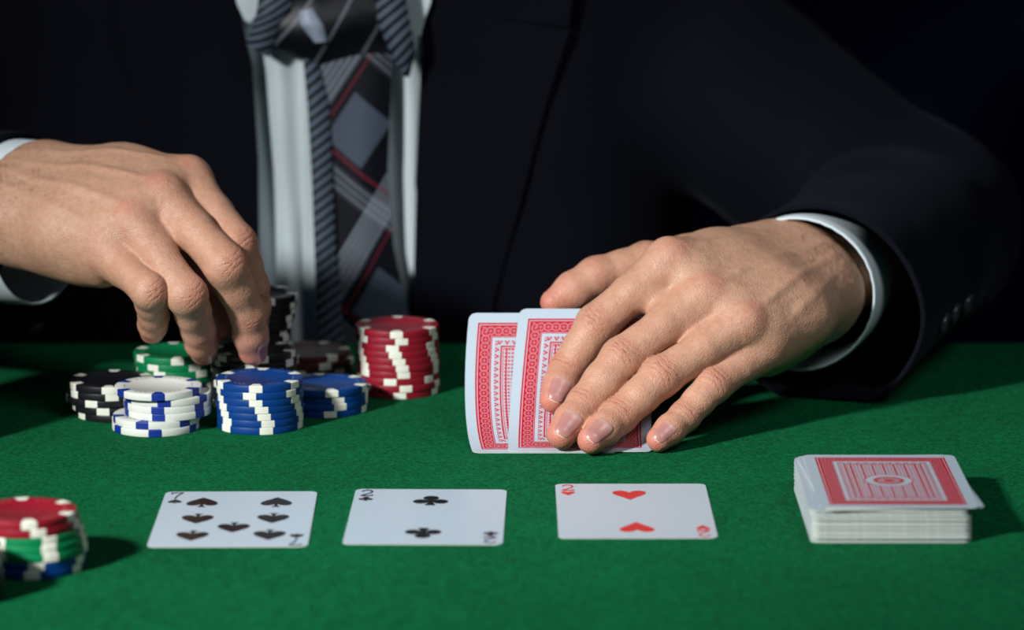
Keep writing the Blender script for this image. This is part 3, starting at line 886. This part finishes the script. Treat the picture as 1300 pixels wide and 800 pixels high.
# ------------------------------------------------------------------ clothes
LEAN = 0.06
def yfront(z): return 432.0 - LEAN*z
CUFL = dict(c=aty(1044, 387, 258), R=48.5); CUFR = dict(c=aty(22, 302, 288), R=49.0)
CUFL['a'] = unit(ELL-CUFL['c']); CUFR['a'] = unit(ELR-CUFR['c'])
def jacket_sdf(P):
    P = P.astype(np.float32)
    q = P-np.array([-90, 562, -20], np.float32); q[:, 1] += LEAN*P[:, 2]
    hx = np.array([188, 130, 265], np.float32)-85
    a = np.abs(q)-hx
    d = np.sqrt((np.maximum(a, 0)**2).sum(1))+np.minimum(a.max(1), 0)-85
    for sh, el, cf in ((SHL, ELL, CUFL), (SHR, ELR, CUFR)):
        up = cap(P, sh, el, 60, 51)
        c = cf['c']; a_ = cf['a']
        lo = cap(P, el, c-a_*25, 51, cf['R'])
        # folds
        t = (P-el)@a_
        up = smin(up, lo, 16)
        d = smin(d, up, 22)
    w = lattice_noise(P, 0.012, 11)*5+lattice_noise(P, 0.03, 12)*2.0
    fold = np.sin((P[:, 2]*0.6+P[:, 0]*0.35+P[:, 1]*0.25)*0.11+lattice_noise(P, 0.01, 13)*3)*1.6
    near = np.exp(-(np.linalg.norm(P-ELL, axis=1)/110)**2)+np.exp(-(np.linalg.norm(P-ELR, axis=1)/110)**2)
    return d+w*0.8+fold*near*1.6
def build_jacket():
    V, Q = polygonise(jacket_sdf, (-520, 150, -120), (340, 720, 300), 5.0)
    V = project(jacket_sdf, V, 1, 3.0)
    V[:, 2] = np.where((V[:, 2] < 0.6) & (V[:, 1] < 398), 0.6+0.0*V[:, 2], V[:, 2])
    bm = bmesh.new(); vs = [bm.verts.new(v) for v in V]
    for q in Q:
        try: bm.faces.new([vs[i] for i in q])
        except ValueError: pass
    bm.normal_update()
    # front opening
    def cut(p, no, sel=None):
        fs = [f for f in bm.faces if sel is None or sel(f.calc_center_median())]
        g = list({v for f in fs for v in f.verts})+list({e for f in fs for e in f.edges})+fs
        bmesh.ops.bisect_plane(bm, geom=g, dist=1e-4, plane_co=p, plane_no=no)
    front = lambda c: c.y < 500 and c.x < 60 and c.x > -260
    pl = (Vector((-133, 430, 0)), Vector((1, 0, 0.045))); pr = (Vector((-53.5, 430, 0)), Vector((1, 0, -0.055)))
    cut(pl[0], pl[1], front); cut(pr[0], pr[1], front)
    kill = [f for f in bm.faces if (lambda c: c.y < 520 and (c-pl[0]).dot(pl[1]) > 0 and (c-pr[0]).dot(pr[1]) < 0)(f.calc_center_median())]
    bmesh.ops.delete(bm, geom=kill, context='FACES')
    for cf in (CUFL, CUFR):
        c = Vector(cf['c']); a = Vector(cf['a'])
        a2 = (a+Vector((0.0, 0, 0.0))).normalized()
        near = lambda p: (p-c).length < 95
        cut(c, a2, near)
        kill = [f for f in bm.faces if near(f.calc_center_median()) and (f.calc_center_median()-c).dot(a2) < 0]
        bmesh.ops.delete(bm, geom=kill, context='FACES')
    bm.normal_update(); bm.verts.index_update()
    v = [tuple(x.co) for x in bm.verts]; f = [[x.index for x in fc.verts] for fc in bm.faces]; bm.free()
    o = mesh_obj('jacket', v, f, M_SUIT, person)
    md = o.modifiers.new('thickness', 'SOLIDIFY'); md.thickness = 2.4*S; md.offset = -1
    return o
jacket = build_jacket()
WLOC[jacket.name] = WLOC[person.name]

# ribbon-like cloth pieces laid on the chest: outline given as (x, z), placed at y = yfront - off
def px2xz(px, py, y=428.0):
    p = aty(px, py, y); return p[0], p[2]
def cloth_panel(name, pxpoly, off, th, mat, parent, bev=0.8, bulge=None):
    P = [px2xz(*p) for p in pxpoly]; n = len(P)
    v = [(x, yfront(z)-off, z) for x, z in P]+[(x, yfront(z)-off+th, z) for x, z in P]
    f = [list(range(n)), list(range(n, 2*n))[::-1]]+[(i, n+i, n+(i+1) % n, (i+1) % n) for i in range(n)]
    o = mesh_obj(name, v, f, mat, parent, False)
    bm = bmesh.new(); bm.from_mesh(o.data); bmesh.ops.recalc_face_normals(bm, faces=bm.faces); bm.to_mesh(o.data); bm.free()
    add_bevel(o, bev, 2)
    return o
cloth_panel('lapel', [(546, 2), (536, 60), (530, 200), (522, 445), (618, 445), (628, 380), (660, 262), (694, 130), (724, 36), (640, 22)], 4.6, 3.0, M_SUIT, jacket)
cloth_panel('lapel', [(303, 2), (322, 80), (329, 200), (330, 445), (196, 445), (190, 330), (182, 195), (170, 100), (152, 0), (152, -40), (303, -40)], 5.5, 3.0, M_SUIT, jacket)
cloth_panel('jacket_collar', [(546, 3), (640, 22), (722, 33), (735, -60), (560, -60)], 5.2, 3.0, M_SUIT, jacket)

# shirt front: a sheet with folds and a placket
def build_shirt():
    xs = np.linspace(-150, -36, 115); zs = np.linspace(-15, 215, 110); v = []
    for z in zs:
        for x in xs:
            u = (x+92)
            fold = 2.2*math.sin(0.38*u+0.02*z)+2.0*math.sin(0.20*u+0.012*z+1.0)+1.8*math.sin(0.33*u-0.02*z)*math.cos(0.017*z)+3.2*math.sin(0.105*u+0.5)+1.6*math.sin(0.05*z+0.09*u)
            fold += 3.0*math.exp(-((x+118-0.06*z)/7)**2)*math.sin(0.03*z+0.4)
            plk = -1.6 if -106.5 < x < -90 else 0
            v.append((x, yfront(z)+5.5+fold*0.8+plk, z))
    n = len(xs); f = [(j*n+i, j*n+i+1, (j+1)*n+i+1, (j+1)*n+i) for j in range(len(zs)-1) for i in range(n-1)]
    o = mesh_obj('shirt', v, f, M_SHIRT, person)
    md = o.modifiers.new('thickness', 'SOLIDIFY'); md.thickness = 0.8*S; md.offset = 1
    return o
shirt = build_shirt(); WLOC[shirt.name] = WLOC[person.name]
cloth_panel('collar_leaf', [(296, -60), (352, -60), (342, 0), (320, 26), (313, 22), (303, 0)], 8.5, 1.6, M_SHIRT, shirt, 0.5)
cloth_panel('collar_leaf', [(495, -60), (556, -60), (548, 0), (541, 18), (535, 42), (527, 44), (516, 18), (500, 0)], 8.5, 1.6, M_SHIRT, shirt, 0.5)

def build_cuff(cf, R, dep, tilt, hand):
    """open shirt cuff: a rolled cylinder around the wrist"""
    c, a = cf['c'], cf['a']; a2 = unit(a+np.array([0, 0, tilt]))
    u = unit(np.cross(a2, (0, 0, 1))); w = np.cross(u, a2); n = 72; v = []; f = []
    prof = [(-dep, 0), (-dep-0.6, 0.5), (-dep, 1.1), (-dep+2, 1.3), (-dep+12, 1.5), (-dep+26, 1.2), (35, 0.0)]
    inner = [(-dep, 0), (-dep+2, -0.2), (35, -1.4)]
    pr = inner[::-1]+prof[1:]
    for i in range(n):
        t = 2*math.pi*i/n
        for q, r in pr:
            rr = R+r+0.5*math.sin(3*t+1)+0.12*math.sin(40*t)*(abs(q+dep) < 1)
            v.append(c+cf.get('off', 0)+a2*q+(u*math.cos(t)*1.0+w*math.sin(t)*1.04)*rr)
    k = len(pr)
    for i in range(n):
        j = (i+1) % n
        for q in range(k-1): f.append((i*k+q, j*k+q, j*k+q+1, i*k+q+1))
    o = mesh_obj('cuff', v, f, M_SHIRT, shirt); return o
CUFL['off'] = aty(1017, 373, 258)-CUFL['c']; CUFR['off'] = aty(34, 281, 288)-CUFR['c']
build_cuff(CUFL, 33.8, 0.6, 0.0, HL)
build_cuff(CUFR, 36.0, 7.0, 0.0, HR)

# tie: ribbons with their own thickness
tie = bpy.data.objects.new('tie', None); COL.objects.link(tie); tie.parent = person; tie.empty_display_size = 0.02
WLOC[tie.name] = WLOC[person.name]
def ribbon(name, left, right, off, mat, curve=2.0, th=1.6, fold=0.0, nu=10, sub=6, parent=None, uvx=1.0):
    """left/right: matching pixel polylines down the two edges"""
    L = [np.array(px2xz(*p)) for p in left]; R = [np.array(px2xz(*p)) for p in right]
    def dens(P):
        P = np.array(P); t = np.linspace(0, len(P)-1, (len(P)-1)*sub+1); 
        return np.stack([np.interp(t, np.arange(len(P)), P[:, i]) for i in (0, 1)], 1)
    L, R = dens(L), dens(R); v = []; uvs = []; s = 0
    offs = np.interp(np.linspace(0, 1, len(L)), np.linspace(0, 1, len(off)), off) if isinstance(off, (list, tuple)) else np.full(len(L), off)
    for side in (0, 1):
        s = 0
        for i in range(len(L)):
            if i: s += np.linalg.norm((L[i]+R[i]-L[i-1]-R[i-1])/2)
            w = np.linalg.norm(R[i]-L[i])
            for j in range(nu+1):
                t = j/nu; p = L[i]*(1-t)+R[i]*t
                bul = curve*(1-(2*t-1)**2)+fold*math.sin(t*9+i*0.15)
                y = yfront(p[1])-offs[i]-bul+(th if side else 0)
                v.append((p[0], y, p[1])); uvs.append(((t-0.5)*w*uvx, s))
    n = len(L)*(nu+1); W = nu+1; f = []
    for i in range(len(L)-1):
        for j in range(nu):
            q = (i*W+j, (i+1)*W+j, (i+1)*W+j+1, i*W+j+1); f.append(q); f.append(tuple(n+k for k in q[::-1]))
    loop = list(range(W))+[i*W+nu for i in range(1, len(L))]+[(len(L)-1)*W+j for j in range(nu-1, -1, -1)]+[i*W for i in range(len(L)-2, 0, -1)]
    for a, b in zip(loop, loop[1:]+loop[:1]): f.append((a, b, n+b, n+a))
    o = mesh_obj(name, v, f, mat, parent or tie)
    bm = bmesh.new(); bm.from_mesh(o.data); bmesh.ops.recalc_face_normals(bm, faces=bm.faces); bm.to_mesh(o.data); bm.free()
    uv = o.data.uv_layers.new(name='UVMap')
    for l in o.data.loops: uv.data[l.index].uv = uvs[l.vertex_index]
    auto_smooth(o, 50)
    return o
ribbon('wide_blade', [(392, 55), (402, 130), (408, 230), (410, 330), (412, 450)], [(500, 45), (497, 120), (493, 210), (500, 310), (530, 450)], [10, 9, 8, 7], M_PLAID, 3.5, fold=0.6)
ribbon('narrow_blade', [(386, 52), (393, 130), (398, 230), (401, 330), (403, 450)], [(402, 52), (420, 130), (424, 230), (428, 330), (440, 450)], [13, 12.5, 12, 11], M_STRIPE, 1.6)
ribbon('knot', [(336, -40), (372, -40), (404, -40), (446, -40), (506, -40)], [(328, 46), (358, 58), (405, 72), (452, 62), (516, 60)], [12, 16, 18, 16, 12], M_KNOT, 5.0, fold=1.6, nu=18)
ribbon('knot_band', [(338, -40), (330, 10), (316, 50)], [(382, -40), (372, 8), (344, 66)], [21, 21, 16], M_STRIPE, 3.0)
ribbon('knot_band', [(476, -40), (482, 20), (500, 66), (513, 90)], [(512, -40), (522, 20), (529, 60), (521, 92)], [21, 20, 14], M_STRIPE, 3.0)
ribbon('knot_highlight', [(384, 6), (386, 22), (402, 46)], [(402, 2), (414, 22), (420, 44)], [23, 25, 22], M_HIGHLIGHT, 2.5)  # pale piece standing in for the highlight on the knot

# sleeve buttons
def sleeve_button(px, py):
    d = ray(px, py); d = d/np.linalg.norm(d); t = 1350.0
    for _ in range(200):
        q = CAM+d*t; t += float(jacket_sdf(q[None, :])[0])*0.7
    p = CAM+d*t; n = unit(grad(jacket_sdf, p[None, :], 1.0)[0])
    u = unit(np.cross(n, (0.2, 0.5, 1))); w = np.cross(n, u)
    prof = [(0.01, 1.6), (2.6, 1.6), (3.2, 2.3), (4.6, 2.4), (5.4, 1.7), (5.4, 0.4), (4.5, 0)]
    v, f, k = ring_lathe(prof, 32)
    V = [p+u*x+w*y+n*z for x, y, z in v]
    o = mesh_obj('sleeve_button', V, f, M_BUTTON, jacket)
    # four holes as dark pits
    return o
for q in ((1196, 411), (1210, 398), (1226, 386)): sleeve_button(*q)
